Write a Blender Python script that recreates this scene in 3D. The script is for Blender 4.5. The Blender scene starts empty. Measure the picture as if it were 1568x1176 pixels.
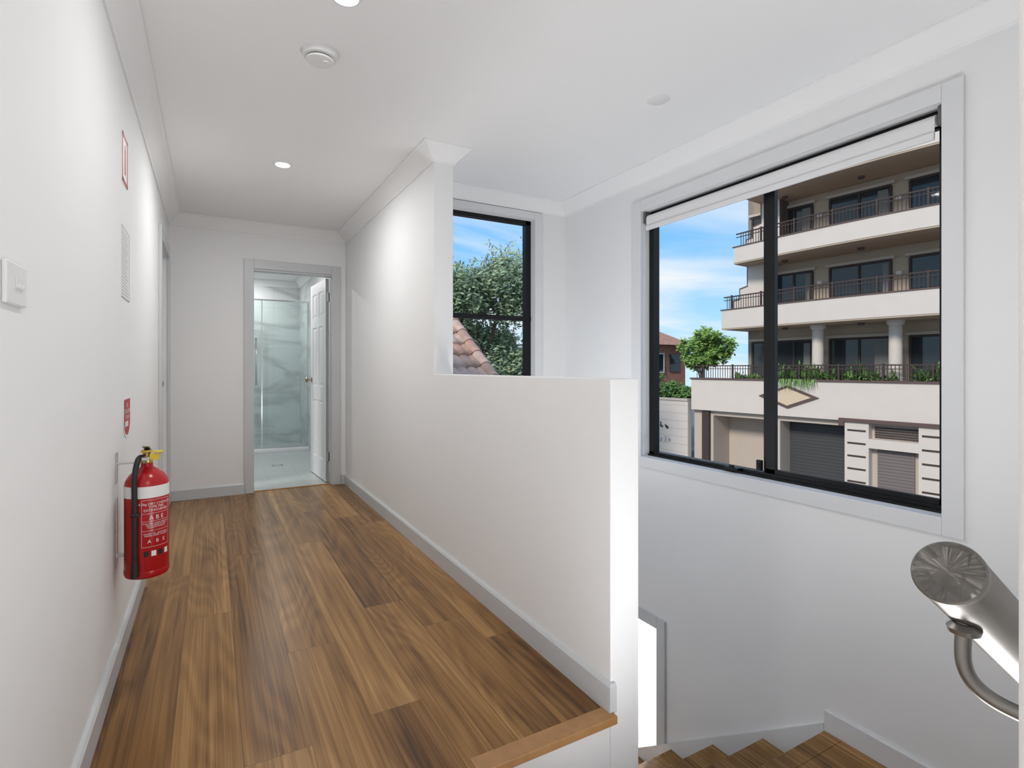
import bpy, bmesh, math, random
from mathutils import Vector, Matrix
random.seed(7)
S = bpy.context.scene
S.view_settings.view_transform = 'Standard'
S.view_settings.look = 'None'
S.view_settings.exposure = 0.36
C = S.collection

# ------------------------------------------------------------ materials
def mat(name, col, rough=0.5, metal=0.0, emis=None, estr=0.0, noise=0.0, nscale=20.0, bump=0.0, spec=None):
    m = bpy.data.materials.new(name); m.use_nodes = True
    nt = m.node_tree; b = nt.nodes['Principled BSDF']
    b.inputs['Base Color'].default_value = (*col, 1)
    b.inputs['Roughness'].default_value = rough
    b.inputs['Metallic'].default_value = metal
    if spec is not None: b.inputs['Specular IOR Level'].default_value = spec
    if emis:
        b.inputs['Emission Color'].default_value = (*emis, 1)
        b.inputs['Emission Strength'].default_value = estr
    if noise > 0 or bump > 0:
        tc = nt.nodes.new('ShaderNodeTexCoord')
        n = nt.nodes.new('ShaderNodeTexNoise'); n.inputs['Scale'].default_value = nscale; n.inputs['Detail'].default_value = 5
        nt.links.new(tc.outputs['Object'], n.inputs['Vector'])
        if noise > 0:
            mx = nt.nodes.new('ShaderNodeMix'); mx.data_type = 'RGBA'
            mx.inputs[6].default_value = (*[c*(1-noise) for c in col], 1)
            mx.inputs[7].default_value = (*[min(1, c*(1+noise)) for c in col], 1)
            nt.links.new(n.outputs['Fac'], mx.inputs[0]); nt.links.new(mx.outputs[2], b.inputs['Base Color'])
        if bump > 0:
            bp = nt.nodes.new('ShaderNodeBump'); bp.inputs['Strength'].default_value = bump; bp.inputs['Distance'].default_value = 0.01
            nt.links.new(n.outputs['Fac'], bp.inputs['Height']); nt.links.new(bp.outputs['Normal'], b.inputs['Normal'])
    return m

def M(nt, op, a, b=None, c=None):
    n = nt.nodes.new('ShaderNodeMath'); n.operation = op
    for i, v in enumerate((a, b, c)):
        if v is None: continue
        if isinstance(v, (int, float)): n.inputs[i].default_value = v
        else: nt.links.new(v, n.inputs[i])
    return n.outputs[0]

def wood_mat():
    m = bpy.data.materials.new('timber_plank'); m.use_nodes = True
    nt = m.node_tree; N = nt.nodes; L = nt.links; b = N['Principled BSDF']
    tc = N.new('ShaderNodeTexCoord'); sp = N.new('ShaderNodeSeparateXYZ'); L.new(tc.outputs['Object'], sp.inputs[0])
    X = M(nt, 'ADD', sp.outputs[0], 0.31 + 10*0.18 - 0.03); Y = M(nt, 'ADD', sp.outputs[1], 20.0)
    w, ln = 0.18, 1.9
    xr = M(nt, 'DIVIDE', X, w); row = M(nt, 'FLOOR', xr)
    w1 = N.new('ShaderNodeTexWhiteNoise'); w1.noise_dimensions = '1D'; L.new(row, w1.inputs['W'])
    yr = M(nt, 'ADD', M(nt, 'DIVIDE', Y, ln), M(nt, 'MULTIPLY', w1.outputs['Value'], 5.37)); colm = M(nt, 'FLOOR', yr)
    cid = N.new('ShaderNodeCombineXYZ'); L.new(row, cid.inputs[0]); L.new(colm, cid.inputs[1])
    wn = N.new('ShaderNodeTexWhiteNoise'); wn.noise_dimensions = '3D'; L.new(cid.outputs[0], wn.inputs['Vector'])
    def coords(sx, sy):
        c = N.new('ShaderNodeCombineXYZ')
        L.new(M(nt, 'MULTIPLY', X, sx), c.inputs[0]); L.new(M(nt, 'MULTIPLY', Y, sy), c.inputs[1])
        va = N.new('ShaderNodeVectorMath'); va.operation = 'MULTIPLY_ADD'
        L.new(wn.outputs['Color'], va.inputs[0]); va.inputs[1].default_value = (37, 23, 41); L.new(c.outputs[0], va.inputs[2])
        return va.outputs[0]
    def noise(vec, sc, det, dist):
        n = N.new('ShaderNodeTexNoise'); L.new(vec, n.inputs['Vector']); n.inputs['Scale'].default_value = sc
        n.inputs['Detail'].default_value = det; n.inputs['Distortion'].default_value = dist; return n.outputs['Fac']
    big = noise(coords(7.5, 0.6), 1.0, 3, 0.6)
    rings = M(nt, 'SINE', M(nt, 'MULTIPLY', noise(coords(4.2, 0.55), 1.0, 1, 0.3), 120.0))
    fine = noise(coords(200, 1.8), 1.0, 5, 0.2)
    med = noise(coords(60, 0.5), 1.0, 4, 0.3)
    f = M(nt, 'MULTIPLY', big, 0.58)
    f = M(nt, 'ADD', f, M(nt, 'MULTIPLY', rings, 0.040))
    f = M(nt, 'ADD', f, M(nt, 'MULTIPLY', fine, 0.42))
    f = M(nt, 'ADD', f, M(nt, 'MULTIPLY', med, 0.44))
    f = M(nt, 'ADD', f, M(nt, 'MULTIPLY', wn.outputs['Value'], 0.18))
    f = M(nt, 'SUBTRACT', f, 0.285)
    cr = N.new('ShaderNodeValToRGB'); L.new(f, cr.inputs[0]); e = cr.color_ramp.elements
    e[0].position = 0.24; e[0].color = (0.062, 0.026, 0.007, 1)
    e[1].position = 0.80; e[1].color = (0.46, 0.265, 0.105, 1)
    x = e.new(0.40); x.color = (0.155, 0.071, 0.019, 1)
    x = e.new(0.56); x.color = (0.265, 0.135, 0.040, 1)
    fx = M(nt, 'FRACT', xr); dx = M(nt, 'MULTIPLY', M(nt, 'MINIMUM', fx, M(nt, 'SUBTRACT', 1.0, fx)), w)
    fy = M(nt, 'FRACT', yr); dy = M(nt, 'MULTIPLY', M(nt, 'MINIMUM', fy, M(nt, 'SUBTRACT', 1.0, fy)), ln)
    seam = M(nt, 'LESS_THAN', M(nt, 'MINIMUM', dx, dy), 0.0010)
    mx = N.new('ShaderNodeMix'); mx.data_type = 'RGBA'; L.new(M(nt, 'MULTIPLY', seam, 0.6), mx.inputs[0])
    L.new(cr.outputs[0], mx.inputs[6]); mx.inputs[7].default_value = (0.05, 0.022, 0.01, 1)
    L.new(mx.outputs[2], b.inputs['Base Color'])
    b.inputs['Roughness'].default_value = 0.34; b.inputs['Specular IOR Level'].default_value = 0.35
    return m

def marble_mat(name, floor=False):
    m = bpy.data.materials.new(name); m.use_nodes = True
    nt = m.node_tree; N = nt.nodes; L = nt.links; b = N['Principled BSDF']
    tc = N.new('ShaderNodeTexCoord')
    mp = N.new('ShaderNodeMapping'); mp.inputs['Rotation'].default_value = (0, math.radians(35), 0); mp.inputs['Scale'].default_value = (.7, 1, 2.2)
    L.new(tc.outputs['Object'], mp.inputs[0])
    n = N.new('ShaderNodeTexNoise'); L.new(mp.outputs[0], n.inputs['Vector']); n.inputs['Scale'].default_value = .8
    n.inputs['Detail'].default_value = 6; n.inputs['Distortion'].default_value = .4
    v = M(nt, 'ABSOLUTE', M(nt, 'SUBTRACT', n.outputs['Fac'], 0.5))
    cr = N.new('ShaderNodeValToRGB'); L.new(v, cr.inputs[0]); e = cr.color_ramp.elements
    base = (0.64, 0.67, 0.675) if not floor else (.46, .49, .49)
    e[0].position = 0.0; e[0].color = (*[c*(.76 if not floor else .97) for c in base], 1); e[1].position = 0.05; e[1].color = (*base, 1)
    sp = N.new('ShaderNodeSeparateXYZ'); L.new(tc.outputs['Object'], sp.inputs[0])
    a = sp.outputs[0]; bb = sp.outputs[1] if floor else sp.outputs[2]
    def ln(c, w):
        f = M(nt, 'FRACT', M(nt, 'DIVIDE', M(nt, 'ADD', c, 10.0), w)); return M(nt, 'LESS_THAN', f, 0.003/w)
    seam = M(nt, 'MAXIMUM', ln(a, 0.9 if not floor else 0.3), ln(bb, 0.6 if not floor else 0.6))
    mx = N.new('ShaderNodeMix'); mx.data_type = 'RGBA'; L.new(seam, mx.inputs[0]); L.new(cr.outputs[0], mx.inputs[6])
    mx.inputs[7].default_value = (0.45, 0.47, 0.47, 1) if not floor else (.32, .34, .34, 1); L.new(mx.outputs[2], b.inputs['Base Color'])
    b.inputs['Roughness'].default_value = 0.3
    return m

def glass_mat(name, tint=(0.97, 0.98, 0.98), gl=0.05):
    m = bpy.data.materials.new(name); m.use_nodes = True
    nt = m.node_tree; N = nt.nodes; L = nt.links; N.remove(N['Principled BSDF'])
    t = N.new('ShaderNodeBsdfTransparent'); t.inputs[0].default_value = (*tint, 1)
    g = N.new('ShaderNodeBsdfGlossy'); g.inputs['Roughness'].default_value = 0.02
    lw = N.new('ShaderNodeLayerWeight'); lw.inputs[0].default_value = 0.15
    mx = N.new('ShaderNodeMixShader'); L.new(M(nt, 'MULTIPLY', lw.outputs['Fresnel'], gl*6), mx.inputs[0])
    L.new(t.outputs[0], mx.inputs[1]); L.new(g.outputs[0], mx.inputs[2]); L.new(mx.outputs[0], N['Material Output'].inputs[0])
    return m

def brick_mat():
    m = bpy.data.materials.new('red_brick'); m.use_nodes = True
    nt = m.node_tree; N = nt.nodes; L = nt.links; b = N['Principled BSDF']
    tc = N.new('ShaderNodeTexCoord'); mp = N.new('ShaderNodeMapping'); mp.inputs['Rotation'].default_value = (math.pi/2, 0, 0)
    L.new(tc.outputs['Object'], mp.inputs[0])
    br = N.new('ShaderNodeTexBrick'); L.new(mp.outputs[0], br.inputs['Vector']); br.inputs['Scale'].default_value = 2.2
    br.inputs['Color1'].default_value = (0.50, 0.23, 0.15, 1); br.inputs['Color2'].default_value = (0.42, 0.17, 0.12, 1)
    br.inputs['Mortar'].default_value = (0.45, 0.33, 0.27, 1); br.inputs['Mortar Size'].default_value = 0.01
    L.new(br.outputs[0], b.inputs['Base Color']); b.inputs['Roughness'].default_value = 0.9
    return m

WALL = mat('wall_paint', (0.86, 0.865, 0.87), 0.7, noise=0.01, nscale=3, spec=0.2)
CEIL = mat('ceiling_paint', (0.88, 0.885, 0.89), 0.8, noise=0.01, nscale=3, spec=0.1)
TRIM = mat('trim_gloss_paint', (0.60, 0.62, 0.64), 0.35, noise=0.01, nscale=3)
WTRIM = mat('window_trim_paint', (0.75, 0.76, 0.775), 0.4, noise=0.01, nscale=3)
DOORM = mat('door_paint', (0.80, 0.81, 0.82), 0.35, noise=0.01, nscale=3)
WOOD = wood_mat()
NOSE = mat('nosing_timber', (0.38, 0.20, 0.08), 0.4, noise=0.25, nscale=25)
BLACK = mat('black_aluminium', (0.008, 0.008, 0.009), 0.4, noise=0.05, spec=.3)
GLASS = glass_mat('window_glass', gl=.03)
SGLASS = glass_mat('shower_glass', (0.92, 0.96, 0.955), 0.06)
CHROME = mat('chrome', (0.75, 0.75, 0.76), 0.15, 1.0, noise=0.02)
BRASS = mat('brass', (0.6, 0.42, 0.18), 0.25, 1.0, noise=0.02)
KNOB = mat('satin_bronze', (0.35, 0.28, 0.2), 0.3, 1.0, noise=0.02)
PLAS = mat('white_plastic', (0.80, 0.80, 0.80), 0.35, noise=0.01)
DGREY = mat('dark_grey', (0.12, 0.12, 0.12), 0.5, noise=0.05)
GREYP = mat('grey_print', (0.40, 0.40, 0.41), 0.5, noise=0.05)
EMIT = mat('lamp_diffuser', (1, 1, 1), 0.5, emis=(1, 0.99, 0.97), estr=25)
MARB = marble_mat('marble_tile'); MARBF = marble_mat('floor_tile', True)
BLIND = mat('blind_fabric', (0.80, 0.80, 0.81), 0.8, noise=0.01)
RED = mat('red_enamel', (0.44, 0.006, 0.010), 0.22, noise=0.03)
REDS = mat('red_print', (0.45, 0.03, 0.03), 0.5, noise=0.03)
WHT = mat('white_print', (0.85, 0.85, 0.85), 0.45, noise=0.01)
PAPER = mat('paper', (0.80, 0.80, 0.81), 0.5, noise=0.01)
BLK = mat('black_rubber', (0.012, 0.012, 0.012), 0.45, noise=0.05)
YEL = mat('yellow_tag', (0.75, 0.55, 0.03), 0.5, noise=0.03)

# ------------------------------------------------------------ mesh helpers
def link(o, parent=None):
    C.objects.link(o)
    if parent: o.parent = parent
    return o
def empty(name, loc=(0, 0, 0), rot=(0, 0, 0)):
    e = bpy.data.objects.new(name, None); e.location = loc; e.rotation_euler = rot; e.empty_display_size = 0.1
    return link(e)
def pyd(name, vs, fs, m, parent=None, smooth=False):
    me = bpy.data.meshes.new(name); me.from_pydata([tuple(v) for v in vs], [], fs); me.update()
    me.materials.append(m)
    if smooth:
        for p in me.polygons: p.use_smooth = True
    o = bpy.data.objects.new(name, me)
    return link(o, parent)
BF = [(0, 3, 2, 1), (4, 5, 6, 7), (0, 1, 5, 4), (1, 2, 6, 5), (2, 3, 7, 6), (3, 0, 4, 7)]
def boxes(name, lst, m, parent=None, bevel=0.0):
    vs, fs = [], []
    for (x0, y0, z0, x1, y1, z1) in lst:
        k = len(vs)
        vs += [(x0, y0, z0), (x1, y0, z0), (x1, y1, z0), (x0, y1, z0), (x0, y0, z1), (x1, y0, z1), (x1, y1, z1), (x0, y1, z1)]
        fs += [tuple(i+k for i in f) for f in BF]
    o = pyd(name, vs, fs, m, parent)
    if bevel > 0:
        md = o.modifiers.new('bevel', 'BEVEL'); md.width = bevel; md.segments = 2; md.limit_method = 'ANGLE'
    return o
def lathe(name, prof, m, parent=None, loc=(0, 0, 0), seg=48, quat=None, smooth=True):
    vs, fs = [], []
    for r, z in prof:
        for i in range(seg):
            a = 2*math.pi*i/seg; vs.append((r*math.cos(a), r*math.sin(a), z))
    for j in range(len(prof)-1):
        for i in range(seg):
            i2 = (i+1) % seg; fs.append((j*seg+i, j*seg+i2, (j+1)*seg+i2, (j+1)*seg+i))
    if prof[0][0] > 1e-5: fs.append(tuple(reversed(range(seg))))
    if prof[-1][0] > 1e-5: fs.append(tuple((len(prof)-1)*seg+i for i in range(seg)))
    o = pyd(name, vs, fs, m, parent, smooth)
    o.location = loc
    if quat: o.rotation_mode = 'QUATERNION'; o.rotation_quaternion = quat
    if smooth:
        md = o.modifiers.new('es', 'EDGE_SPLIT'); md.split_angle = math.radians(35)
    return o
def tube(name, pts, r, m, parent=None, bez=True, res=8):
    cu = bpy.data.curves.new(name, 'CURVE'); cu.dimensions = '3D'; cu.bevel_depth = r; cu.bevel_resolution = 5; cu.use_fill_caps = True
    if bez:
        s = cu.splines.new('NURBS'); s.points.add(len(pts)-1)
        for p, q in zip(s.points, pts): p.co = (*q, 1)
        s.use_endpoint_u = True; s.order_u = min(4, len(pts)); s.resolution_u = res
    else:
        s = cu.splines.new('POLY'); s.points.add(len(pts)-1)
        for p, q in zip(s.points, pts): p.co = (*q, 1)
    cu.materials.append(m)
    return link(bpy.data.objects.new(name, cu), parent)
def sweep(name, path, prof, m, closed=False, parent=None):
    """path: 2-D points, the room lies to the right of travel. prof: (d from wall, z)"""
    n = len(path); P = [Vector(p) for p in path]; vs, fs = [], []
    for i in range(n):
        def nrm(a, b):
            d = (b-a).normalized(); return Vector((d.y, -d.x))
        if closed or 0 < i < n-1:
            n1 = nrm(P[i-1], P[i]); n2 = nrm(P[i], P[(i+1) % n]); mt = (n1+n2)
            mt = mt/max(mt.dot(n1), 1e-3)
        elif i == 0: mt = nrm(P[0], P[1])
        else: mt = nrm(P[-2], P[-1])
        for d, z in prof: vs.append((P[i].x+mt.x*d, P[i].y+mt.y*d, z))
    k = len(prof)
    for i in range(n if closed else n-1):
        j = (i+1) % n
        for a in range(k):
            b = (a+1) % k; fs.append((i*k+a, j*k+a, j*k+b, i*k+b))
    if not closed:
        fs.append(tuple(reversed(range(k)))); fs.append(tuple((n-1)*k+a for a in range(k)))
    return pyd(name, vs, fs, m, parent)
def text_mesh(name, s, size, m, parent, fn):
    cu = bpy.data.curves.new(name, 'FONT'); cu.body = s; cu.size = size; cu.align_x = 'CENTER'; cu.align_y = 'CENTER'; cu.space_line = 0.95
    t = bpy.data.objects.new(name+'_tmp', cu); C.objects.link(t)
    bpy.context.view_layer.update()
    me = bpy.data.meshes.new_from_object(t.evaluated_get(bpy.context.evaluated_depsgraph_get()))
    bpy.data.objects.remove(t)
    for v in me.vertices: v.co = fn(v.co)
    me.materials.clear(); me.materials.append(m); me.name = name
    return link(bpy.data.objects.new(name, me), parent)

# ------------------------------------------------------------ room shell
H = 2.4; XL = -0.31; XR = 1.13; XR2 = 1.25; YB = 5.3; YS = 3.51; XW = 2.45; ZB = -3.6
boxes('wall_left', [(-.41, -1.6, ZB, XL, 4.40, H), (-.41, 4.40, ZB, XL, 5.16, 0), (-.41, 4.40, 2.02, XL, 5.16, H), (-.41, 5.16, ZB, XL, 5.4, H)], WALL)
boxes('wall_back', [(XL, YB, ZB, .333, 5.4, H), (.333, YB, 2.0, 1.002, 5.4, H), (1.002, YB, ZB, XR2, 5.4, H), (.333, YB, ZB, 1.002, 5.4, -.02)], WALL)
boxes('wall_right', [(XR, 1.36, ZB, XR2, 2.94, 1.076), (XR, 2.94, ZB, XR2, YB, H)], WALL, bevel=0.003)
boxes('wall_stairwell', [(XR2, YS, ZB, 1.33, YS+.12, H), (2.165, YS, ZB, XW, YS+.12, H), (1.33, YS, ZB, 2.165, YS+.12, .85), (1.33, YS, 2.25, 2.165, YS+.12, H)], WALL)
y0, y1, z0, z1 = .985, 2.63, .54, 2.13
ly0, ly1, lz0, lz1 = 2.49, 3.25, -2.5, -.525
boxes('wall_window_side', [(XW, -1.6, ZB, XW+.12, y0, H), (XW, y0, ZB, XW+.12, ly0, z0), (XW, ly0, lz1, XW+.12, y1, z0), (XW, y1, lz1, XW+.12, ly1, H),
                       (XW, ly0, ZB, XW+.12, ly1, lz0), (XW, ly1, ZB, XW+.12, YS+.12, H), (XW, y0, z1, XW+.12, y1, H)], WALL)
boxes('wall_near', [(.415, .03, ZB, XW, .13, H)], WALL, bevel=0.002)
boxes('wall_rear', [(-.41, -1.6, ZB, XW+.12, -1.5, H)], WALL)
boxes('wall_landing', [(.66, 1.365, ZB, XR, 1.42, -.022)], WALL)
boxes('wall_under_landing', [(.64, .13, ZB, .655, 1.36, -.022)], WALL)
boxes('wall_lightbox', [(2.57, 2.2, ZB, 3.6, 2.28, -.35), (2.57, 3.5, ZB, 3.6, 3.58, -.35), (3.6, 2.2, ZB, 3.68, 3.58, -.35), (2.57, 2.2, -.43, 3.68, 3.58, -.35), (2.57, 2.2, -2.6, 3.68, 3.58, -2.5)], WALL)  # added white box, lit from inside so the lower opening looks bright
boxes('ceiling', [(-1.1, -1.6, H, XW+.12, YS+.12, H+.12), (-1.1, YS+.12, H, 1.4, 8.8, H+.12)], CEIL)
boxes('floor', [(XL, -1.5, -.02, .64, 1.33, 0), (XL, 1.33, -.02, XR, YB+.05, 0), (.64, -1.5, -.02, XW, .03, 0)], WOOD)
boxes('floor_lower', [(XR2, .13, ZB-.1, XW, YS, ZB)], WOOD)
nose = boxes('trim_1', [(.64, 1.322, -.022, XR-.002, 1.385, .004), (.622, .13, -.022, .672, 1.322, .004)], NOSE, bevel=.003)
boxes('trim_2', [(.333, YB+.03, 0, 1.002, YB+.06, .006)], NOSE)

# cornice
prof = [(0, H-.09), (.008, H-.09)]
for i in range(9):
    t = i/8; p = [(1-t)**2*.01+2*t*(1-t)*.022+t*t*.083, (1-t)**2*-.083+2*t*(1-t)*-.022+t*t*-.01]
    prof.append((p[0], H+p[1]))
prof += [(.09, H-.008), (.09, H)]
sweep('cornice', [(XL, -1.5), (XL, YB), (XR, YB), (XR, 2.94), (XR2, 2.94), (XR2, YS), (XW, YS), (XW, .13), (.415, .13), (.415, .03), (XW, .03), (XW, -1.5)], prof, CEIL, closed=True)
# baseboards
bp = [(0, 0), (.016, 0), (.016, .083), (.010, .092), (0, .092)]
sweep('baseboard_left', [(XL, -1.5), (XL, 4.325)], bp, TRIM)
sweep('baseboard_back', [(XL, YB), (.265, YB)], bp, TRIM)
sweep('baseboard_right', [(1.09, YB), (XR, YB), (XR, 1.36), (1.142, 1.36)], bp, TRIM)

# architraves
def arch_y(name, yw, xa, xb, zt, w, m, th=.016, z0=0, bottom=False, sgn=-1):
    ya, yb = (yw-th, yw) if sgn < 0 else (yw, yw+th)
    L = [(xa-w, ya, z0, xa, yb, zt+w), (xb, ya, z0, xb+w, yb, zt+w), (xa, ya, zt, xb, yb, zt+w)]
    if bottom: L.append((xa, ya, z0, xb, yb, z0+w))
    return boxes(name, L, m, bevel=.003)
arch_y('trim_3', YB, .333, 1.002, 2.0, .08, TRIM)
boxes('trim_4', [(.315, YB, 0, .334, 5.4, 2.0), (1.001, YB, 0, 1.02, 5.4, 2.0), (.334, YB, 1.985, 1.001, 5.4, 2.0)], TRIM)
boxes('trim_5', [(XL, 4.33, 0, XL+.018, 4.41, 2.09), (XL, 5.15, 0, XL+.018, 5.23, 2.09), (XL, 4.41, 2.01, XL+.018, 5.15, 2.09)], TRIM, bevel=.003)

# ------------------------------------------------------------ doors
def door(name, w, h, loc, rotz, hand=1):
    e = empty(name, loc, (0, 0, rotz)); t = .035
    core = boxes('leaf', [(0, -.012, 0, w, .012, h)], DOORM, e)
    st = .1; mid = w/2
    rails = [(0, .2), (.78, .92), (1.52, 1.62), (h-.11, h)]
    L = [(0, -t/2, 0, st, t/2, h), (w-st, -t/2, 0, w, t/2, h), (mid-.045, -t/2, 0, mid+.045, t/2, h)]
    for a, b in rails: L.append((st, -t/2+.0005, a, w-st, t/2-.0005, b))
    boxes('stiles', L, DOORM, e, bevel=.002)
    P = []
    for a, b in zip(rails[:-1], rails[1:]):
        for xa, xb in ((st, mid-.045), (mid+.045, w-st)):
            P.append((xa+.025, -t/2+.002, a[1]+.025, xb-.025, t/2-.002, b[0]-.025))
    boxes('raised_panels', P, DOORM, e, bevel=.006)
    for s in (-1, 1):
        q = Vector((0, s, 0)).to_track_quat('Z', 'Y')
        lathe('knob', [(.026, 0), (.026, .006), (.010, .008), (.010, .035), (.024, .04), (.028, .052), (.022, .064), (0, .068)], KNOB, e, (w-.06, s*t/2, .98), 24, q)
    boxes('hinges', [(-.008, -.022, z, .004, .004, z+.09) for z in (.2, 1.75)], CHROME, e)
    return e
door('door_1', .66, 1.975, (.985, 5.425, .008), math.radians(93))
door('door_2', .74, 2.0, (-.415, 4.41, .008), math.radians(90))

# ------------------------------------------------------------ bathroom
boxes('wall_bathroom', [(-.9, 8.6, 0, 1.16, 8.7, 2.4), (1.16, 5.4, 0, 1.25, 8.7, 2.4), (-1.0, 5.4, 0, -.9, 8.7, 2.4)], MARB)
boxes('floor_bathroom', [(-.9, 5.35, -.05, 1.16, 8.6, 0)], MARBF)
sweep('cornice_bathroom', [(-.9, 5.4), (-.9, 8.6), (1.16, 8.6), (1.16, 5.4)], prof, CEIL, closed=True)
sh = empty('shower_screen')
boxes('kerb', [(-.9, 7.70, 0, 1.16, 7.80, .045)], WTRIM, sh, bevel=.004)
boxes('frame', [(-.9, 7.735, 2.0, 1.16, 7.765, 2.02), (-.9, 7.735, .045, 1.16, 7.765, .06), (.575, 7.74, .06, .587, 7.76, 2.0), (1.145, 7.735, .07, 1.16, 7.765, 2.0)], CHROME, sh)
boxes('glass', [(-.9, 7.747, .06, .575, 7.753, 2.0), (.587, 7.747, .06, 1.145, 7.753, 2.0)], SGLASS, sh)
tube('handle', [(.51, 7.745, .9), (.51, 7.69, .9), (.51, 7.69, 1.5), (.51, 7.745, 1.5)], .011, CHROME, sh, bez=False)
dr = empty('floor_drain')
boxes('grate', [(.60, 6.58, 0, .72, 6.60, .003), (.60, 6.68, 0, .72, 6.70, .003), (.60, 6.6, 0, .62, 6.68, .003), (.70, 6.6, 0, .72, 6.68, .003)]+[(.625+i*.016, 6.6, 0, .631+i*.016, 6.68, .002) for i in range(5)], CHROME, dr)

# ------------------------------------------------------------ windows
w1 = empty('window_1')
fx0, fx1 = XW+.06, XW+.11
boxes('frame', [(fx0, y0, z0, fx1, y0+.028, z1), (fx0, y1-.04, z0, fx1, y1, z1), (fx0, y0, z0, fx1, y1, z0+.028), (fx0, y0, z1-.04, fx1, y1, z1),
                (fx0-.012, y0+.01, z0, fx0, y1, z0+.012)], BLACK, w1)
boxes('sliding_sash', [(fx0+.005, 1.735, z0+.02, fx0+.03, 1.785, z1-.03), (fx0+.005, y0+.02, z0+.02, fx0+.03, 1.785, z0+.05), (fx0+.005, y0+.02, z1-.07, fx0+.03, 1.785, z1-.035),
                       (fx0+.005, y0+.01, z0+.02, fx0+.03, y0+.038, z1-.03)], BLACK, w1)
boxes('fixed_stile', [(fx0+.03, 1.765, z0+.02, fx0+.05, 1.815, z1-.03)], BLACK, w1)
boxes('glass', [(fx0+.015, y0+.03, z0+.04, fx0+.02, 1.74, z1-.05), (fx0+.037, 1.80, z0+.02, fx0+.042, y1-.03, z1-.03)], GLASS, w1)
lt = empty('window_latch')
boxes('lock', [(fx0-.014, 1.80, z0+.035, fx0+.006, 1.83, z0+.09), (fx0-.02, 1.805, z0+.05, fx0-.012, 1.825, z0+.075)], BLACK, lt, bevel=.004)
boxes('catch', [(fx0-.03, 1.93, z0+.012, fx0-.005, 2.02, z0+.03), (fx0-.032, 1.96, z0+.028, fx0-.015, 1.985, z0+.042)], BLACK, lt, bevel=.004)
lt.parent = w1
tw = .07
boxes('trim_6', [(XW-.016, y0-tw, z0-tw, XW, y0, z1+tw), (XW-.016, y1, z0-tw, XW, y1+tw+.015, z1+tw), (XW-.016, y0, z1, XW, y1, z1+tw), (XW-.016, y0, z0-tw, XW, y1, z0)], WTRIM, bevel=.003)
bl = empty('roller_blind')
lathe('roll', [(0, 0), (.022, 0), (.022, y1-y0-.06), (0, y1-y0-.06)], BLIND, bl, (XW+.028, y0+.03, z1-.050), 32, Vector((0, 1, 0)).to_track_quat('Z', 'Y'))
boxes('fabric', [(XW+.005, y0+.03, 2.02, XW+.0065, y1-.03, z1-.05)], BLIND, bl)
boxes('bottom_rail', [(XW-.002, y0+.03, 2.0, XW+.014, y1-.03, 2.03)], BLIND, bl, bevel=.004)
boxes('bracket', [(XW+.004, y0+.004, z1-.08, XW+.055, y0+.02, z1-.004), (XW+.004, y1-.02, z1-.08, XW+.055, y1-.004, z1-.004)], DGREY, bl, bevel=.003)
tube('chain', [(XW+.012, y1-.012, z1-.06), (XW+.012, y1-.012, .68), (XW+.02, y1-.012, .66), (XW+.03, y1-.012, .68), (XW+.03, y1-.012, z1-.06)], .0018, PLAS, bl, bez=False)

w2 = empty('window_2')
a0, a1, b0, b1 = 1.33, 2.165, .85, 2.25
fy = YS+.05
boxes('frame', [(a0, fy, b0, a0+.04, fy+.05, b1), (a1-.045, fy, b0, a1, fy+.05, b1), (a0, fy, b1-.03, a1, fy+.05, b1), (a0, fy, b0, a1, fy+.05, b0+.04)], BLACK, w2)
boxes('meeting_rail', [(a0, fy-.004, 1.475, a1, fy+.03, 1.51)], BLACK, w2)
boxes('sash_lock', [(1.72, fy-.02, 1.505, 1.77, fy, 1.525)], BLACK, w2, bevel=.003)
boxes('glass', [(a0+.03, fy+.02, b0+.03, a1-.03, fy+.025, b1-.02)], GLASS, w2)
boxes('trim_7', [(a0-.07, YS-.014, b0-.07, a0, YS, b1+.055), (a1, YS-.014, b0-.07, a1+.07, YS, b1+.055), (a0, YS-.014, b1, a1, YS, b1+.055), (a0, YS-.014, b0-.07, a1, YS, b0)], WTRIM, bevel=.003)
boxes('trim_8', [(XW-.016, ly0-.07, lz0, XW, ly0, lz1+.07), (XW-.016, ly0, lz1, XW, ly1, lz1+.07)], TRIM, bevel=.003)

# ------------------------------------------------------------ stairs
st = empty('stair_flight')
tr_, ri = [], []
for i, (xa, xb, z) in enumerate([(.66, .91, -.18), (.91, 1.14, -.36)]):
    tr_.append((xa, .13, z-.03, xb+.02, 1.36, z)); ri.append((xb, .13, max(-.54, z-.18), xb+.012, 1.36, z-.03))
boxes('treads', tr_, WOOD, st, bevel=.002)
boxes('risers', ri, WALL, st)
ld = empty('stair_landing'); boxes('boards', [(1.165, .13, -.57, XW, 1.355, -.54)], WOOD, ld)
s2 = empty('staircase')
xa_, xb_ = XR2+.002, XW-.002
tr_, ri = [(xa_, 1.357, -.57, xb_, 1.435, -.54)], []
yy, zz = 1.41, -.54
for k in range(6):
    ri.append((xa_, yy-.012, zz-.22, xb_, yy, zz-.03)); zz -= .22
    tr_.append((xa_, yy-.012, zz-.03, xb_, yy+.31+.025, zz)); yy += .31
boxes('treads', tr_, WOOD, s2, bevel=.002)
boxes('risers', ri, WALL, s2)
sv = []
for x in (XW-.018, XW-.0005):
    sv += [(x, 1.435, -.505), (x, 3.3, -.505-1.865*.7097), (x, 3.3, -.85-1.865*.7097), (x, 1.435, -.85)]
pyd('skirting_sloped', sv, [(0, 1, 2, 3), (7, 6, 5, 4), (0, 4, 5, 1), (3, 2, 6, 7), (0, 3, 7, 4), (1, 5, 6, 2)], WTRIM, s2)
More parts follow.
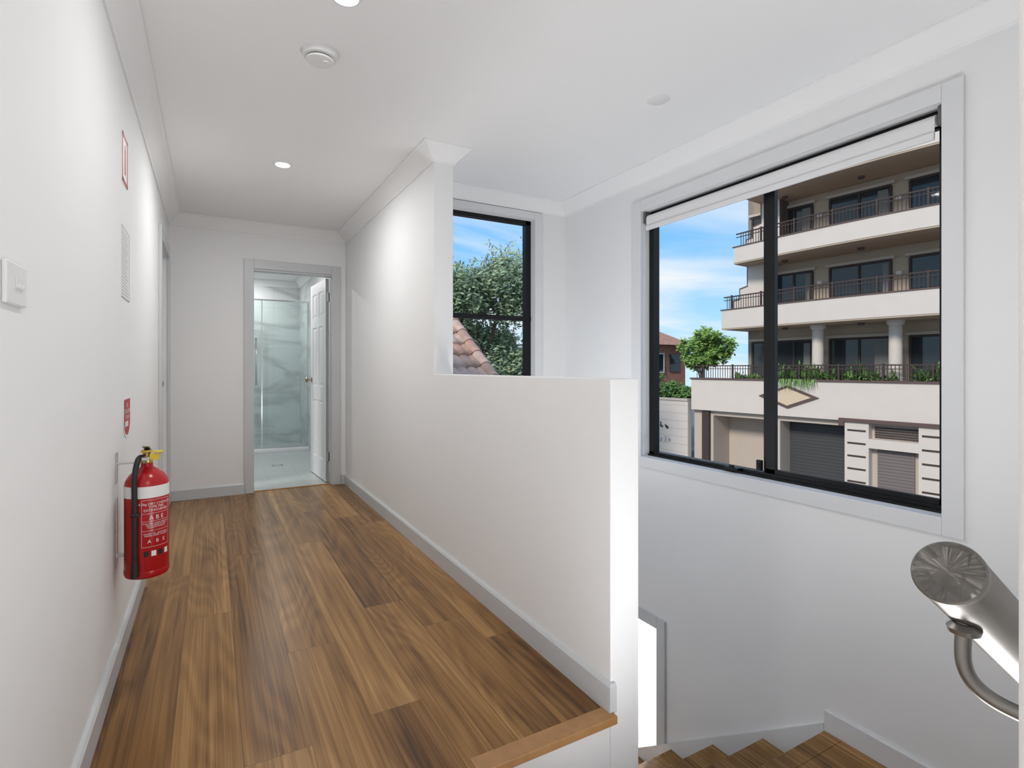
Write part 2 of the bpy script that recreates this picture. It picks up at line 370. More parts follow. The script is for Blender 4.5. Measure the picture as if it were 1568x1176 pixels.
boxes('baseboard_landing', [(XW-.016, .13, -.54, XW, 1.435, -.445)], WTRIM, bevel=.002)

# ------------------------------------------------------------ handrail
STEEL = mat('brushed_steel', (0.27, 0.255, 0.24), 0.40, 1.0, noise=0.08, nscale=60)
CAPM = mat('radial_steel', (0.48, 0.45, 0.42), 0.34, 1.0, noise=0.03, nscale=60)
nt = CAPM.node_tree; b = nt.nodes['Principled BSDF']; b.inputs['Anisotropic'].default_value = 1.0
tcc = nt.nodes.new('ShaderNodeTexCoord'); vn = nt.nodes.new('ShaderNodeVectorMath'); vn.operation = 'NORMALIZE'
vt = nt.nodes.new('ShaderNodeVectorTransform'); vt.vector_type = 'VECTOR'; vt.convert_from = 'OBJECT'; vt.convert_to = 'WORLD'
nt.links.new(tcc.outputs['Object'], vn.inputs[0]); nt.links.new(vn.outputs[0], vt.inputs[0]); nt.links.new(vt.outputs[0], b.inputs['Tangent'])
hr = empty('handrail')
p0 = Vector((.515, .204, .947)); d = Vector((1, 0, -.68)).normalized(); q = d.to_track_quat('Z', 'Y')
Lr = 1.1
lathe('tube', [(.0250, .0065), (.0254, .0075), (.0254, Lr)], STEEL, hr, p0, 64, q)
capo = lathe('end_cap', [(0.0003, 0), (.012, 0), (.0245, 0)], CAPM, hr, p0, 96, q, smooth=False)
lathe('end_cap_rim', [(.0245, 0), (.0258, .0012), (.0258, .0055), (.0245, .0055), (.0245, .008)], STEEL, hr, p0, 96, q)
for s in (.035, .95):
    c = p0+d*s
    tube('bracket_arm', [(c.x, c.y, c.z-.025), (c.x, c.y, c.z-.035), (c.x-.006, .204, c.z-.052), (c.x-.006, .2, c.z-.07), (c.x-.004, .185, c.z-.082), (c.x, .165, c.z-.084), (c.x, .13, c.z-.084)], .0058, STEEL, hr)
    lathe('saddle', [(.0, 0), (.011, .0), (.012, .004), (.008, .008), (.0, .008)], STEEL, hr, (c.x, c.y, c.z-.036), 24)
    lathe('wall_plate', [(.0, .004), (.03, .004), (.032, 0)][::-1], STEEL, hr, (c.x, .1305, c.z-.084), 32, Vector((0, 1, 0)).to_track_quat('Z', 'Y'))

# ------------------------------------------------------------ ceiling fittings
def downlight(x, y, power, z=H):
    e = empty('downlight', (x, y, z))
    lathe('ring', [(.040, -.004), (.044, -.008), (.052, -.006), (.056, 0), (.040, 0)], PLAS, e, seg=40)
    lathe('diffuser', [(0, -.009), (.030, -.008), (.040, -.005), (.040, -.001)], EMIT, e, seg=40)
    l = bpy.data.lights.new('lamp', 'AREA'); l.shape = 'DISK'; l.size = .08; l.energy = power; l.color = (1, .985, .965)
    o = link(bpy.data.objects.new('lamp', l), e); o.location = (0, 0, -.014)
PW = 13
downlight(.394, 3.66, PW*.66); downlight(.406, 1.90, PW*.38); downlight(.40, -.1, PW*.25); downlight(.40, -1.1, PW*.7)  # last one, behind the camera, is added to even out the light
downlight(1.5, -.75, PW*.8); downlight(2.1, -.75, PW*.8)  # unseen pair added behind the near wall as interior fill
downlight(.4, 6.5, PW*1.0); downlight(.4, 8.1, PW*.62); downlight(3.1, 2.9, 20, -.43)  # last one is added inside the white box to brighten the opening
cc = empty('ceiling_cover', (1.87, 1.90, H)); lathe('rim', [(0, -.006), (.05, -.005), (.057, 0)], PLAS, cc, seg=40)
# two added fill spots without fixtures, aimed up to brighten ceiling and stairwell
fl = bpy.data.lights.new('bounce_fill', 'SPOT'); fl.energy = 70; fl.spot_size = math.radians(165); fl.spot_blend = 1.0; fl.shadow_soft_size = .3; fl.color = (.99, .995, 1)
fo = link(bpy.data.objects.new('bounce_fill', fl)); fo.location = (.82, .38, -.08)
fo.rotation_euler = Vector((.15, .45, 1.0)).to_track_quat('-Z', 'Y').to_euler()
f2 = bpy.data.lights.new('bounce_fill', 'SPOT'); f2.energy = 28; f2.spot_size = math.radians(160); f2.spot_blend = 1.0; f2.shadow_soft_size = .2; f2.color = (.99, .995, 1)
fo2 = link(bpy.data.objects.new('bounce_fill', f2)); fo2.location = (1.5, 2.6, .2)
fo2.rotation_euler = Vector((.1, .1, 1.0)).to_track_quat('-Z', 'Y').to_euler()

sa = empty('smoke_alarm', (.387, 2.29, H))
lathe('base', [(.0, -.004), (.074, -.004), (.078, 0)], PLAS, sa)
lathe('housing', [(0, -.044), (.03, -.044), (.052, -.040), (.055, -.034), (.050, -.031), (.050, -.027), (.064, -.026), (.069, -.018), (.070, -.004), (.0, -.004)], PLAS, sa)
lathe('vent', [(.0505, -.031), (.0505, -.027)], DGREY, sa)
lathe('test_button', [(0, -.047), (.012, -.047), (.013, -.044)], PLAS, sa, (0.02, -.015, 0), 24)

# ------------------------------------------------------------ wall fittings on left wall
sw = empty('light_switch')
boxes('plate', [(XL, 1.212, 1.222, XL+.008, 1.326, 1.297)], PLAS, sw, bevel=.003)
boxes('rockers', [(XL+.008, 1.257, 1.250, XL+.0095, 1.269, 1.272), (XL+.008, 1.279, 1.250, XL+.0095, 1.291, 1.272)], PLAS, sw, bevel=.001)
boxes('levers', [(XL+.009, 1.259, 1.253, XL+.015, 1.267, 1.261), (XL+.009, 1.281, 1.253, XL+.015, 1.289, 1.261)], PLAS, sw, bevel=.0015)
def wtext(name, s, size, m, par, yc, zc, x):
    return text_mesh(name, s, size, m, par, lambda v: Vector((x, yc+v.x, zc+v.y)))
e1 = empty('extinguisher_location_sign')
ya, yb, za, zb = 2.61, 2.76, 1.86, 2.055
boxes('plate', [(XL, ya, za, XL+.003, yb, zb)], WHT, e1)
boxes('red_border', [(XL+.003, ya, za, XL+.004, ya+.014, zb), (XL+.003, yb-.014, za, XL+.004, yb, zb), (XL+.003, ya, za, XL+.004, yb, za+.014), (XL+.003, ya, zb-.014, XL+.004, yb, zb), (XL+.003, 2.675, za+.04, XL+.004, 2.70, zb-.055), (XL+.003, 2.682, zb-.06, XL+.004, 2.694, zb-.035)], REDS, e1)
e2 = empty('notice_sheet')
boxes('sheet', [(XL, 2.60, 1.395, XL+.002, 2.83, 1.68)], PAPER, e2)
boxes('border', [(XL+.002, 2.60, 1.395, XL+.0026, 2.603, 1.68), (XL+.002, 2.827, 1.395, XL+.0026, 2.83, 1.68), (XL+.002, 2.60, 1.395, XL+.0026, 2.83, 1.398), (XL+.002, 2.60, 1.677, XL+.0026, 2.83, 1.68)], GREYP, e2)
L = []; z = 1.655
while z > 1.41:
    L.append((XL+.002, 2.62, z-.003, XL+.0022, 2.62+random.uniform(.12, .19), z)); z -= .0135
boxes('print', L, GREYP, e2)
e3 = empty('extinguisher_type_sign')
pts = [(-.1, .075), (.1, .075)]+[(.1*math.cos(a), -.02-.075*math.sin(a)) for a in [math.pi*i/16 for i in range(17)]]
def plate(name, pts, x, m, yc, zc, par, k=1):
    n = len(pts); vs = [(x, yc+p[0]*k, zc+p[1]*k) for p in pts]+[(x-.002, yc+p[0]*k, zc+p[1]*k) for p in pts]
    fs = [tuple(range(n)), tuple(reversed(range(n, 2*n)))]+[(i, (i+1) % n, n+(i+1) % n, n+i) for i in range(n)]
    return pyd(name, vs, fs, m, par)
plate('plate', pts, XL+.002, WHT, 2.755, .915, e3)
plate('red_field', pts, XL+.003, REDS, 2.755, .915, e3, .88)
wtext('wording', 'FIRE\nEXTINGUISHER\nPOWDER', .026, WHT, e3, 2.755, .93, XL+.0035)
boxes('panels', [(XL+.003, 2.69, .868, XL+.0035, 2.73, .89), (XL+.003, 2.74, .868, XL+.0035, 2.78, .89)], WHT, e3)

# ------------------------------------------------------------ fire extinguisher
fe = empty('fire_extinguisher', (-.214, 2.47, .325)); R = .072
lathe('body', [(0, .006), (R-.012, .0), (R-.003, .004), (R, .012), (R, .345), (R-.004, .362), (R-.016, .382), (R-.034, .398), (.026, .406), (.02, .412), (.02, .424), (0, .424)], RED, fe, seg=64)
lathe('base_ring', [(R+.0006, .012), (R+.0012, .02), (R+.0012, .024), (R+.0006, .03)], RED, fe, seg=64)
lathe('white_band', [(R+.0005, .302), (R+.0008, .302), (R+.0008, .345), (R+.0005, .345)], WHT, fe, seg=64)
lathe('valve', [(.017, .420), (.019, .424), (.019, .440), (.014, .444), (.014, .462), (.018, .464), (.018, .474), (0, .476)], BRASS, fe, seg=24)
def cyl(th0):
    rr = R+.0014
    return lambda v, z: Vector((rr*math.cos(th0+v.x/rr), rr*math.sin(th0+v.x/rr), z+v.y))
T0 = math.radians(-60); f = cyl(T0)
def ftext(s, size, z, m=WHT): text_mesh('label_text', s, size, m, fe, lambda v: f(v, z))
ftext('4.5kg DRY CHEMICAL\nTYPE FIRE\nEXTINGUISHER', .0125, .268)
ftext('A B E', .022, .228); ftext('PULL PIN - HOLD UPRIGHT\nAIM AT BASE OF FIRE\nSQUEEZE HANDLE', .0075, .200)
ftext('WATER  OIL  ELECTRICAL\nWOOD PAPER  LIQUIDS', .0075, .165); ftext('A   B   E', .018, .14)
def patch(name, xa, xb, za, zb, m, r=.0011):
    vs, fs = [], []; n = 12; rr = R+r
    for i in range(n+1):
        th = T0+(xa+(xb-xa)*i/n)/rr
        for z in (za, zb): vs.append((rr*math.cos(th), rr*math.sin(th), z))
    for i in range(n): fs.append((2*i, 2*i+2, 2*i+3, 2*i+1))
    return pyd(name, vs, fs, m, fe)
for i, (xa, xb, za, zb) in enumerate([(-.048, .048, .294, .295), (-.048, .048, .244, .245), (-.048, .048, .215, .216), (-.048, .048, .18, .181), (-.048, .048, .12, .121), (-.049, -.048, .12, .295), (.048, .049, .12, .295)]):
    patch('label_line', xa, xb, za, zb, WHT)
for i in range(4): patch('pictogram', -.042+i*.024, -.026+i*.024, .085, .105, WHT if i % 2 else BLK)
LEV = mat('lever_metal', (.55, .55, .56), .3, 1, noise=.03)
boxes('carry_handle', [(-.012, -.055, .446, .012, .03, .452), (-.012, -.06, .440, .012, -.052, .452)], LEV, fe, bevel=.002)
lv = boxes('squeeze_lever', [(-.011, -.065, 0, .011, .03, .006)], LEV, fe, bevel=.002); lv.location = (0, 0, .478); lv.rotation_euler = (math.radians(-14), 0, 0)
lathe('gauge', [(0, .014), (.014, .014), (.017, .010), (.017, 0), (0, 0)], WHT, fe, (.018, .0, .452), 24, Vector((1, -.4, 0)).to_track_quat('Z', 'Y'))
tube('pull_pin', [(-.02, -.02, .468), (.03, -.02, .468), (.045, -.02, .474), (.05, -.02, .462), (.036, -.02, .455), (.028, -.02, .466)], .0022, YEL, fe)
boxes('safety_tag', [(.012, -.045, .440, .042, -.042, .462), (.025, -.05, .468, .055, -.02, .472)], YEL, fe, bevel=.001)
a = math.radians(-112); hx, hy = (R+.011)*math.cos(a), (R+.011)*math.sin(a)
tube('hose', [(-.012, -.01, .448), (-.02, -.035, .455), (hx*.8, hy*.75, .44), (hx*1.05, hy*1.0, .39), (hx, hy, .32), (hx, hy, .2), (hx, hy, .1), (hx, hy, .07)], .0095, BLK, fe)
lathe('nozzle', [(.010, 0), (.013, .0), (.0115, .05), (.009, .065), (0, .065)], BLK, fe, (hx, hy, .015), 24)
boxes('hose_clip', [(hx-.013, hy-.012, .24, hx+.015, hy+.014, .252)], BLK, fe, bevel=.003)
boxes('wall_bracket', [(-.096, -.018, .36, -.092, .018, .47), (-.096, -.006, .425, -.012, .006, .431), (-.096, -.018, .05, -.092, .018, .30), (-.096, -.01, .08, -.07, .01, .09)], LEV, fe, bevel=.001)

# ------------------------------------------------------------ exterior materials
CREAM = mat('cream_render', (.56, .46, .38), .9, noise=.05, nscale=2)
TAN = mat('tan_render', (.50, .38, .28), .9, noise=.06, nscale=2)
LCREAM = mat('pale_render', (.68, .585, .51), .9, noise=.05, nscale=2)
BROWN = mat('brown_trim', (.055, .032, .027), .7, noise=.1)
COPE = mat('coping_brown', (.12, .07, .06), .7, noise=.1)
WINDK = mat('dark_glazing', (.03, .035, .04), .06, noise=.3, nscale=1.2)
SHUT = mat('shutter_metal', (.20, .16, .15), .6, noise=.05)
DSHUT = mat('dark_shutter', (.065, .062, .062), .6, noise=.05)
LEAF = mat('foliage', (.12, .23, .06), .8, noise=.5, nscale=1.2)
LEAF2 = mat('bright_foliage', (.24, .40, .09), .8, noise=.5, nscale=2)
GUM = mat('gum_foliage', (.32, .39, .22), .8, noise=.55, nscale=.8)
BARK = mat('bark', (.13, .09, .06), .9, noise=.3, nscale=5)
TERRA = mat('terracotta', (.48, .26, .18), .85, noise=.45, nscale=7)
ASPH = mat('asphalt', (.16, .16, .16), .95, noise=.2, nscale=3)
boxes('ground', [(-60, -60, -4.2, 90, 120, -4.0)], ASPH)
boxes('footpath', [(16.0, -30, -4.0, 19.0, 40, -3.9)], mat('concrete', (.42, .41, .39), .9, noise=.1), bevel=.02)

# ------------------------------------------------------------ apartment building
ap = empty('apartment_building', (22.3, 8.9, 0), (0, 0, math.radians(96)))
SA = -9.0
def bulge(s): return .55*max(0, math.sin(math.pi*(s+4)/12.7)) if s > -4 else 0
def strip(name, sa, sb, z0, z1, off, th, m, n=30, flat=False):
    vs, fs = [], []
    for i in range(n+1):
        s = sa+(sb-sa)*i/n; o = off+(0 if flat else bulge(s))
        vs += [(s, o, z0), (s, o, z1), (s, o-th, z1), (s, o-th, z0)]
    for i in range(n):
        for k in range(4): fs.append((4*i+k, 4*i+4+k, 4*i+4+(k+1) % 4, 4*i+(k+1) % 4))
    fs += [(0, 1, 2, 3), (4*n+3, 4*n+2, 4*n+1, 4*n)]
    return pyd(name, vs, fs, m, ap)
boxes('main_wall', [(SA, -10, .5, 8.4, -1.8, 12.4)], TAN, ap)
boxes('podium', [(SA, -10, -4, 3.27, -.25, .3), (3.27, -10, -1.2, 10.4, -.25, .3), (5.97, -10, -4, 6.6, -.25, -1.2), (9.3, -6, -4, 10.4, -.25, -1.2), (3.27, -10, -4, 10.4, -1.6, -1.2)], CREAM, ap)
boxes('roller_door', [(3.27, -1.6, -4, 5.97, -1.1, -1.2)], DSHUT, ap)
boxes('roller_slats', [(3.27, -1.1, -4+i*.14, 5.97, -1.085, -4+i*.14+.1) for i in range(20)], DSHUT, ap)
boxes('post', [(9.45, -.25, -4, 9.85, -.1, -1.0)], BROWN, ap)
boxes('parapet', [(SA, -.3, -.96, 10.4, 0, .56)], LCREAM, ap)
boxes('parapet_coping', [(SA, -.34, .56, 10.46, .05, .64)], COPE, ap)
boxes('parapet_base', [(SA, -.3, -.99, 3.4, .16, -.86), (3.2, -.3, -1.16, 3.4, .16, -.99)], COPE, ap)
boxes('pilaster', [(2.35, -.3, -4, 3.2, .08, -1.0), (SA, -.3, -4, .75, .08, -1.0), (.75, -.3, -1.95, 2.35, .08, -1.6)], LCREAM, ap)
G = []
for z in (-1.35, -1.85, -2.35, -2.85, -3.35): G += [(2.45, .07, z, 3.1, .09, z+.07), (-3.5, .07, z, .65, .09, z+.07)]
boxes('grooves', G, BROWN, ap)
boxes('shutter', [(.95, -.28, -4, 2.15, -.2, -2.0)], SHUT, ap)
boxes('shutter_slats', [(.95, -.2, -4+i*.12, 2.15, -.18, -4+i*.12+.08) for i in range(16)], SHUT, ap)
boxes('vent_louvre', [(.85, -.24, -1.55+i*.09, 2.25, -.2, -1.55+i*.09+.05) for i in range(5)], BROWN, ap)
def diamond(cx, cz, a, b, o, name, m):
    vs = [(cx-a, o, cz), (cx, o, cz-b), (cx+a, o, cz), (cx, o, cz+b)]; vs += [(x, o-.06, z) for x, y, z in vs]
    pyd(name, vs, [(0, 1, 2, 3), (0, 4, 5, 1), (1, 5, 6, 2), (2, 6, 7, 3), (3, 7, 4, 0)], m, ap)
diamond(5.5, -.12, 1.3, .5, .05, 'diamond_border', COPE)
diamond(5.5, -.12, 1.0, .38, .07, 'diamond_field', mat('diamond_paint', (.68, .52, .36), .9, noise=.05))
levels = [(2.95, 3.87, 8.69), (5.98, 6.75, 8.0), (8.85, 9.7, 7.35)]
for z0_, z1_, se in levels:
    strip('balcony_band', SA, se, z0_+.06, z1_, 0, .2, LCREAM)
    strip('balcony_soffit', SA, se, z0_, z0_+.25, -.02, 2.4, TAN)
    strip('balcony_coping', SA, se+.05, z1_, z1_+.05, .03, .26, COPE)
def rail(sa, sb, z, h, flat=False):
    L = []; n = int((sb-sa)/.13)
    for i in range(n):
        s = sa+i*.13; o = -.08+(0 if flat else bulge(s)); w = .011 if i % 12 else .035
        L.append((s-w, o-w, z, s+w, o+w, z+h+(0 if i % 12 else .04)))
    boxes('balusters', L, BROWN, ap)
    strip('top_rail', sa, sb, z+h-.05, z+h, -.05, .06, BROWN, flat=flat)
    strip('mid_rail', sa, sb, z+h-.19, z+h-.16, -.06, .04, BROWN, flat=flat)
rail(SA, 10.3, .64, .62, True); rail(SA, 8.6, 3.92, .6); rail(SA, 7.9, 6.80, .6); rail(SA, 7.3, 9.75, .6)
for s in (4.6, 1.75, -1.5, -4.8):
    lathe('column', [(.3, .6), (.3, .75), (.23, .8), (.22, 2.75), (.3, 2.85), (.3, 2.96)], LCREAM, ap, (s, -.75, 0), 24)
wl = []; fr = []; aw = []; cl_ = []
for zf, zt in ((.5, 2.35), (3.4, 5.45), (6.4, 8.45), (9.4, 11.5)):
    for a_, b_ in ((7.55, 8.15), (5.31, 6.94), (2.26, 4.56), (-.6, 1.6), (-3.9, -1.6), (-7, -5)):
        wl.append((a_, -1.85, zf, b_, -1.77, zt))
        n = 2 if b_-a_ > 1 else 1
        for k in range(n+1):
            x = a_+(b_-a_)*k/n; fr.append((x-.04, -1.8, zf, x+.04, -1.72, zt))
        if n == 2: cl_.append((a_+.1, -1.775, zf, a_+.1+random.uniform(.15, .5), -1.765, zt-.1))
        fr.append((a_, -1.8, zt-.03, b_, -1.72, zt+.06)); aw.append((a_-.15, -1.8, zt+.06, b_+.15, -1.66, zt+.18))
boxes('glazing', wl, WINDK, ap); boxes('window_frames', fr, BROWN, ap); boxes('window_heads', aw, CREAM, ap)
boxes('curtains', cl_, mat('curtain_cloth', (.22, .20, .18), .9, noise=.1), ap)
boxes('wall_lamps', [(s, -1.8, z, s+.2, -1.6, z+.22) for z in (1.7, 4.75, 7.75) for s in (4.85, 1.85, 7.15, -1.3)], LCREAM, ap, bevel=.03)
for s_ in (6.1, 3.0, -.2):
    for zz_ in (2.95, 5.98, 8.85):
        lathe('soffit_lamp', [(0, -.1), (.1, -.09), (.13, -.04), (.13, 0)], COPE, ap, (s_, -.9, zz_), 16)
for z_, se, nz in ((3.87, 8.69, 5.98), (6.75, 8.0, 8.85)):
    pts = [(se-1.6, z_), (se, z_), (se, z_+.5), (se-.35, z_+.55), (se-.35, z_+1.05), (se-.75, z_+1.15), (se-.75, nz), (se-1.6, nz)]
    for nm, k, m_, oo in (('stepped_fin', 0, LCREAM, 0), ('fin_coping', .07, COPE, -.03)):
        P = [(x+(k if i in (1, 2, 3, 4, 5, 6) else 0), z+(k if i in (2, 3, 4, 5) else 0)) for i, (x, z) in enumerate(pts)]
        n = len(P); vs = [(x, -1.0+oo, z) for x, z in P]+[(x, -1.8-oo*0, z) for x, z in P]
        fs = [tuple(range(n)), tuple(reversed(range(n, 2*n)))]+[(i, n+i, n+(i+1) % n, (i+1) % n) for i in range(n)]
        pyd(nm, vs, fs, m_, ap)
boxes('roof', [(SA-.3, -10.3, 12.4, 7.6, -1.0, 12.7)], BROWN, ap)
boxes('roof_parapet', [(7.6, -10, .5, 8.4, -1.8, 11)], LCREAM, ap)

# foliage helpers
def leaves(name, blobs, n, size, m, parent=None, clump=None):
    vs, fs = [], []
    cl = []
    for (c, r) in blobs:
        for _ in range(int(n/ max(1, len(blobs))/40)):
            v = Vector([random.gauss(0, 1) for _ in range(3)]).normalized()*random.uniform(.45, 1)
            cl.append((Vector(c)+Vector((v.x*r[0], v.y*r[1], v.z*r[2])), min(r)*(clump or .28)))
    for c, r in cl:
        for _ in range(40):
            p = c+Vector([random.gauss(0, .6) for _ in range(3)])*r
            a = Vector([random.gauss(0, 1) for _ in range(3)]).normalized(); b_ = a.orthogonal().normalized()
            s = size*random.uniform(.6, 1.3); k = len(vs)
            vs += [p-a*s, p+b_*s*.45, p+a*s, p-b_*s*.45]; fs.append((k, k+1, k+2, k+3))
    return pyd(name, vs, fs, m, parent)
def tree(name, base, top, blobs, n, size, m, tr=.25):
    e = empty(name); b_ = Vector(base); t_ = Vector(top)
    ax = t_-b_
    lathe('trunk', [(tr*1.7, -.02), (tr*1.15, .3), (tr, 1.0), (tr*.8, ax.length*.6), (tr*.5, ax.length)], BARK, e, b_, 16, ax.to_track_quat('Z', 'Y'))
    for c, r in blobs:
        c = Vector(c); s0 = b_.lerp(t_, random.uniform(.55, .95))
        tube('branch', [s0, s0.lerp(c, .5)+Vector((0, 0, -.2)), c+Vector((0, 0, r[2]*.5))], tr*.35, BARK, e)
    leaves('foliage', blobs, n, size, m, e)
    return e
tree('gum_tree', (9.5, 20, -4), (9.6, 19.8, 2.5),
     [((8.3, 19.8, 3.9), (1.6, 1.5, 1.2)), ((10.6, 19.2, 4.4), (1.6, 1.5, 1.5)), ((9.2, 20.6, 4.2), (1.2, 1.4, .9)), ((7.4, 20.2, 1.9), (1.7, 1.5, 1.1)),
      ((10.2, 20.6, 2.0), (1.8, 1.6, 1.1)), ((8.9, 19.2, .6), (1.8, 1.5, .9)), ((11.3, 19.0, .9), (1.5, 1.5, 1.1)), ((6.3, 20.6, 3.2), (1.5, 1.5, 1.2)), ((6.6, 20.4, .4), (1.7, 1.5, 1.0)), ((10, 20, -1.2), (2.2, 1.6, 1))], 66000, .11, GUM, .22)
tree('street_tree', (26.0, 23.0, -4), (26.3, 22.9, 2.2),
     [((25.8, 23.3, 2.3), (.8, .8, .6)), ((27.1, 22.3, 2.4), (.8, .8, .7)), ((26.5, 22.8, 3.0), (.8, .8, .6)), ((26.7, 22.7, 1.7), (1.1, 1.1, .5)), ((26.0, 23.0, 1.6), (.9, .9, .5))], 12000, .12, LEAF2, .12)
sh2 = empty('shrubs'); leaves('foliage', [((23.0, 22.4, -.2), (.9, 1.0, .6)), ((22.6, 23.6, .1), (.8, .9, .8)), ((23.2, 21.3, -.4), (.6, .6, .5))], 7000, .1, LEAF, sh2)
lathe('stem', [(.1, 0), (.07, 3.5)], BARK, sh2, (23, 22.4, -4), 12); lathe('stem', [(.1, 0), (.07, 3.7)], BARK, sh2, (22.6, 23.6, -4), 12)
# parapet planter plants
vs, fs = [], []
def blade(p, dirv, ln, w, droop):
    k = len(vs); n = 5; side = dirv.cross(Vector((0, 0, 1)))
    if side.length < .01: side = Vector((1, 0, 0))
    side.normalize()
    for i in range(n+1):
        t = i/n; c = p+dirv*ln*t+Vector((0, 0, -droop*ln*t*t)); ww = w*math.sin(math.pi*min(.97, .12+t*.86))
        vs.extend([c-side*ww, c+side*ww])
    for i in range(n): fs.append((k+2*i, k+2*i+1, k+2*i+3, k+2*i+2))
s = -4.0
while s < 8.0:
    dense = random.random()
    if dense > .2:
        hgt = random.uniform(.5, 1.1) if s < 6.5 else random.uniform(.3, .5)
        for _ in range(random.randint(20, 40)):
            a = random.uniform(0, 6.28); el = random.uniform(.5, 1.4)
            blade(Vector((s+random.uniform(-.2, .2), -.25, .6)), Vector((math.cos(a)*math.cos(el), math.sin(a)*math.cos(el)*.4, math.sin(el))), hgt*random.uniform(.6, 1.2), random.uniform(.03, .07), random.uniform(.1, .6))
    s += random.uniform(.2, .5)
for s_ in [4.4+i*.14 for i in range(14)]:
    for _ in range(6): blade(Vector((s_, .02, .62)), Vector((random.uniform(-.5, .5), random.uniform(.1, .4), .4)).normalized(), random.uniform(.25, .5), .02, 1.8)
pyd('planter_plants', vs, fs, mat('planter_foliage', (.18, .32, .08), .8, noise=.5, nscale=2), ap)

# boundary wall with graffiti
bw = empty('boundary_wall', (21.15, 19.3, 0), (0, 0, math.radians(96)))
boxes('masonry', [(.1, -.3, -4, 9, 0, -.55)], LCREAM, bw); boxes('coping', [(.1, -.36, -.55, 9, .06, -.45)], CREAM, bw)
boxes('courses', [(.1, 0, -4+i*.4, 9, .006, -4+i*.4+.02) for i in range(1, 9)], CREAM, bw)
for gz, gs in ((-1.9, 1.4), (-2.6, 1.2), (-2.2, 3.2)):
    for k in range(3):
        x0_ = gs+k*.32
        tube('graffiti', [(x0_+random.uniform(-.12, .15), .02, gz+random.uniform(-.2, .2)) for _ in range(8)], .02, BLK if gz > -2.5 else GREYP, bw)

# brick house
bh = empty('brick_house')
boxes('walls', [(22.6, 25, -4, 27.0, 34, 2.6)], brick_mat(), bh)
rv = [(22.2, 24.6, 2.6), (27.4, 24.6, 2.6), (27.4, 34.4, 2.6), (22.2, 34.4, 2.6), (24.8, 27.0, 4.1), (24.8, 32, 4.1)]
pyd('hip_roof', rv, [(0, 1, 4), (1, 2, 5, 4), (2, 3, 5), (3, 0, 4, 5), (3, 2, 1, 0)], TERRA, bh)
boxes('windows', [(24.2, 24.94, .9, 25.0, 25.0, 2.0), (24.2, 24.94, -2, 25.0, 25, -.8), (25.6, 24.94, .9, 26.4, 25, 2.0), (22.54, 26, .9, 22.6, 27, 2.0)], WINDK, bh)
boxes('window_surrounds', [(24.12, 24.92, .82, 25.08, 24.95, .9), (24.12, 24.92, 2.0, 25.08, 24.95, 2.08), (24.58, 24.92, .9, 24.62, 24.95, 2.0), (24.12, 24.92, .9, 24.2, 24.95, 2.0), (25.0, 24.92, .9, 25.08, 24.95, 2.0)], WHT, bh)
boxes('chimney', [(23.6, 28, 3.2, 24.2, 28.7, 5.0)], bh.children[0].data.materials[0], bh)

# neighbouring tiled roof
nr = empty('tiled_roof')
tw_, th_ = .30, .33; X0, Y0r, Z0r, slope = 1.37, 5.6, .22, .638
nc, nr_ = 7, 14; cs = math.sqrt(1+slope*slope); U = Vector((0, 1/cs, slope/cs)); Nn = Vector((0, -slope/cs, 1/cs))
TM = [mat('tile_a', (.50, .29, .21), .85, noise=.4, nscale=9), mat('tile_b', (.45, .29, .22), .85, noise=.4, nscale=9), mat('tile_c', (.60, .41, .32), .85, noise=.4, nscale=9)]
for mi in range(3):
    vs, fs = [], []
    for r_ in range(nr_):
        for c_ in range(nc):
            if (r_*5+c_*3+(r_*c_) % 2) % 3 != mi: continue
            k = len(vs); n = 10
            for j in range(3):
                up = r_*th_+(j/2)*(th_+.05) if j else r_*th_-.0
                hgt = .05*(1-j/2)+.0
                for i in range(n+1):
                    u = i/n; prof_ = .028*abs(math.sin(u*math.pi*2))**.7
                    p = Vector((X0+(c_+u)*tw_, Y0r, Z0r))+U*up+Nn*(hgt+prof_)
                    vs.append(p)
            for i in range(n+1):
                vs.append(vs[k+i]-Nn*.045)
            for j in range(2):
                for i in range(n): fs.append((k+j*(n+1)+i, k+j*(n+1)+i+1, k+(j+1)*(n+1)+i+1, k+(j+1)*(n+1)+i))
            for i in range(n): fs.append((k+i, k+3*(n+1)+i, k+3*(n+1)+i+1, k+i+1))
    pyd('tiles', vs, fs, TM[mi], nr, True)
XE = X0+nc*tw_
qr = U.to_track_quat('Z', 'Y')
for r_ in range(nr_):
    p = Vector((XE, Y0r, Z0r))+U*(r_*th_)+Nn*.02
    lathe('rake_cap', [(.10, 0), (.10, .02), (.085, .36)], TM[r_ % 3], nr, p, 16, qr)
top = Vector((0, Y0r, Z0r))+U*(nr_*th_)
pyd('roof_back', [(X0, top.y, top.z), (XE, top.y, top.z), (XE, top.y+4, top.z-2.8), (X0, top.y+4, top.z-2.8)], [(0, 1, 2, 3)], TERRA, nr)
pyd('gable_wall', [(XE-.02, Y0r+.2, -4), (XE-.02, top.y+4, -4), (XE-.02, top.y+4, top.z-2.8), (XE-.02, top.y, top.z-.05), (XE-.02, Y0r+.2, Z0r+.05)], [(0, 1, 2, 3, 4)], LCREAM, nr)
pyd('front_wall', [(X0, Y0r+.2, -4), (XE-.02, Y0r+.2, -4), (XE-.02, Y0r+.2, Z0r+.1), (X0, Y0r+.2, Z0r+.1)], [(0, 1, 2, 3)], LCREAM, nr)

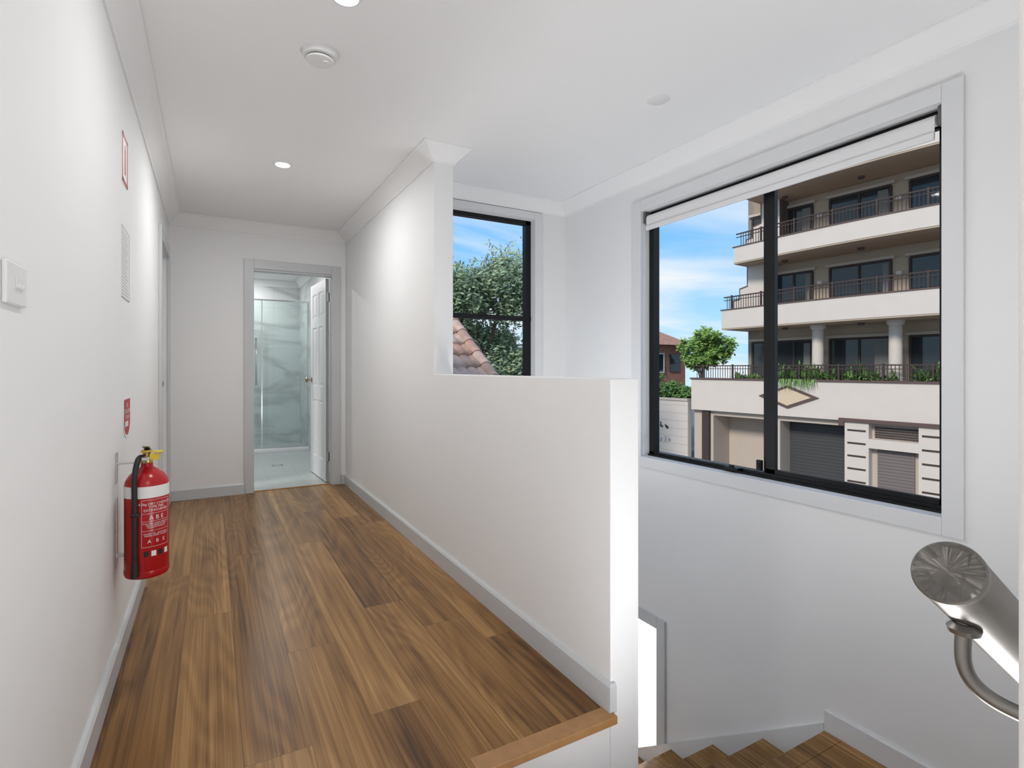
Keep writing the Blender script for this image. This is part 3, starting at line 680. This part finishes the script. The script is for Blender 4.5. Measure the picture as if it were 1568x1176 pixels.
# ------------------------------------------------------------ world + sun
W = bpy.data.worlds.new('sky'); S.world = W; W.use_nodes = True
nt = W.node_tree; N = nt.nodes; L = nt.links; bg = N['Background']
tc = N.new('ShaderNodeTexCoord'); sp = N.new('ShaderNodeSeparateXYZ'); L.new(tc.outputs['Generated'], sp.inputs[0])
zc = M(nt, 'MAXIMUM', sp.outputs[2], 0.0)
cr = N.new('ShaderNodeValToRGB'); L.new(zc, cr.inputs[0]); e = cr.color_ramp.elements
e[0].position = 0; e[0].color = (.48, .74, .92, 1); e[1].position = .6; e[1].color = (.12, .35, .78, 1)
x = e.new(.25); x.color = (.19, .48, .86, 1)
zd = M(nt, 'ADD', zc, .12); cb = N.new('ShaderNodeCombineXYZ')
L.new(M(nt, 'DIVIDE', sp.outputs[0], zd), cb.inputs[0]); L.new(M(nt, 'DIVIDE', sp.outputs[1], zd), cb.inputs[1])
mp = N.new('ShaderNodeMapping'); mp.inputs['Scale'].default_value = (.55, 1.0, 1); mp.inputs['Location'].default_value = (3.1, 1.7, 0); L.new(cb.outputs[0], mp.inputs[0])
ns = N.new('ShaderNodeTexNoise'); ns.inputs['Scale'].default_value = .8; ns.inputs['Detail'].default_value = 7; ns.inputs['Roughness'].default_value = .55; ns.inputs['Distortion'].default_value = .5
L.new(mp.outputs[0], ns.inputs['Vector'])
c2 = N.new('ShaderNodeValToRGB'); L.new(ns.outputs['Fac'], c2.inputs[0]); c2.color_ramp.elements[0].position = .42; c2.color_ramp.elements[1].position = .64
mx = N.new('ShaderNodeMix'); mx.data_type = 'RGBA'; L.new(c2.outputs[0], mx.inputs[0]); L.new(cr.outputs[0], mx.inputs[6]); mx.inputs[7].default_value = (.78, .81, .84, 1)
L.new(mx.outputs[2], bg.inputs[0]); bg.inputs[1].default_value = .95
sl = bpy.data.lights.new('sun', 'SUN'); sl.energy = 2.0; sl.angle = math.radians(12); sl.color = (1, .95, .88)
so = link(bpy.data.objects.new('sun', sl)); so.rotation_euler = Vector((.8, .2, -.55)).to_track_quat('-Z', 'Y').to_euler()

# ------------------------------------------------------------ camera
cd = bpy.data.cameras.new('camera'); cam = link(bpy.data.objects.new('camera', cd))
cam.location = (0, 0, 1.11); cam.rotation_euler = (math.pi/2, 0, -math.radians(29.3))
cd.sensor_width = 36; cd.lens = 821/1568*36; cd.shift_y = -24/1568; cd.clip_start = .01; cd.clip_end = 500
S.camera = cam
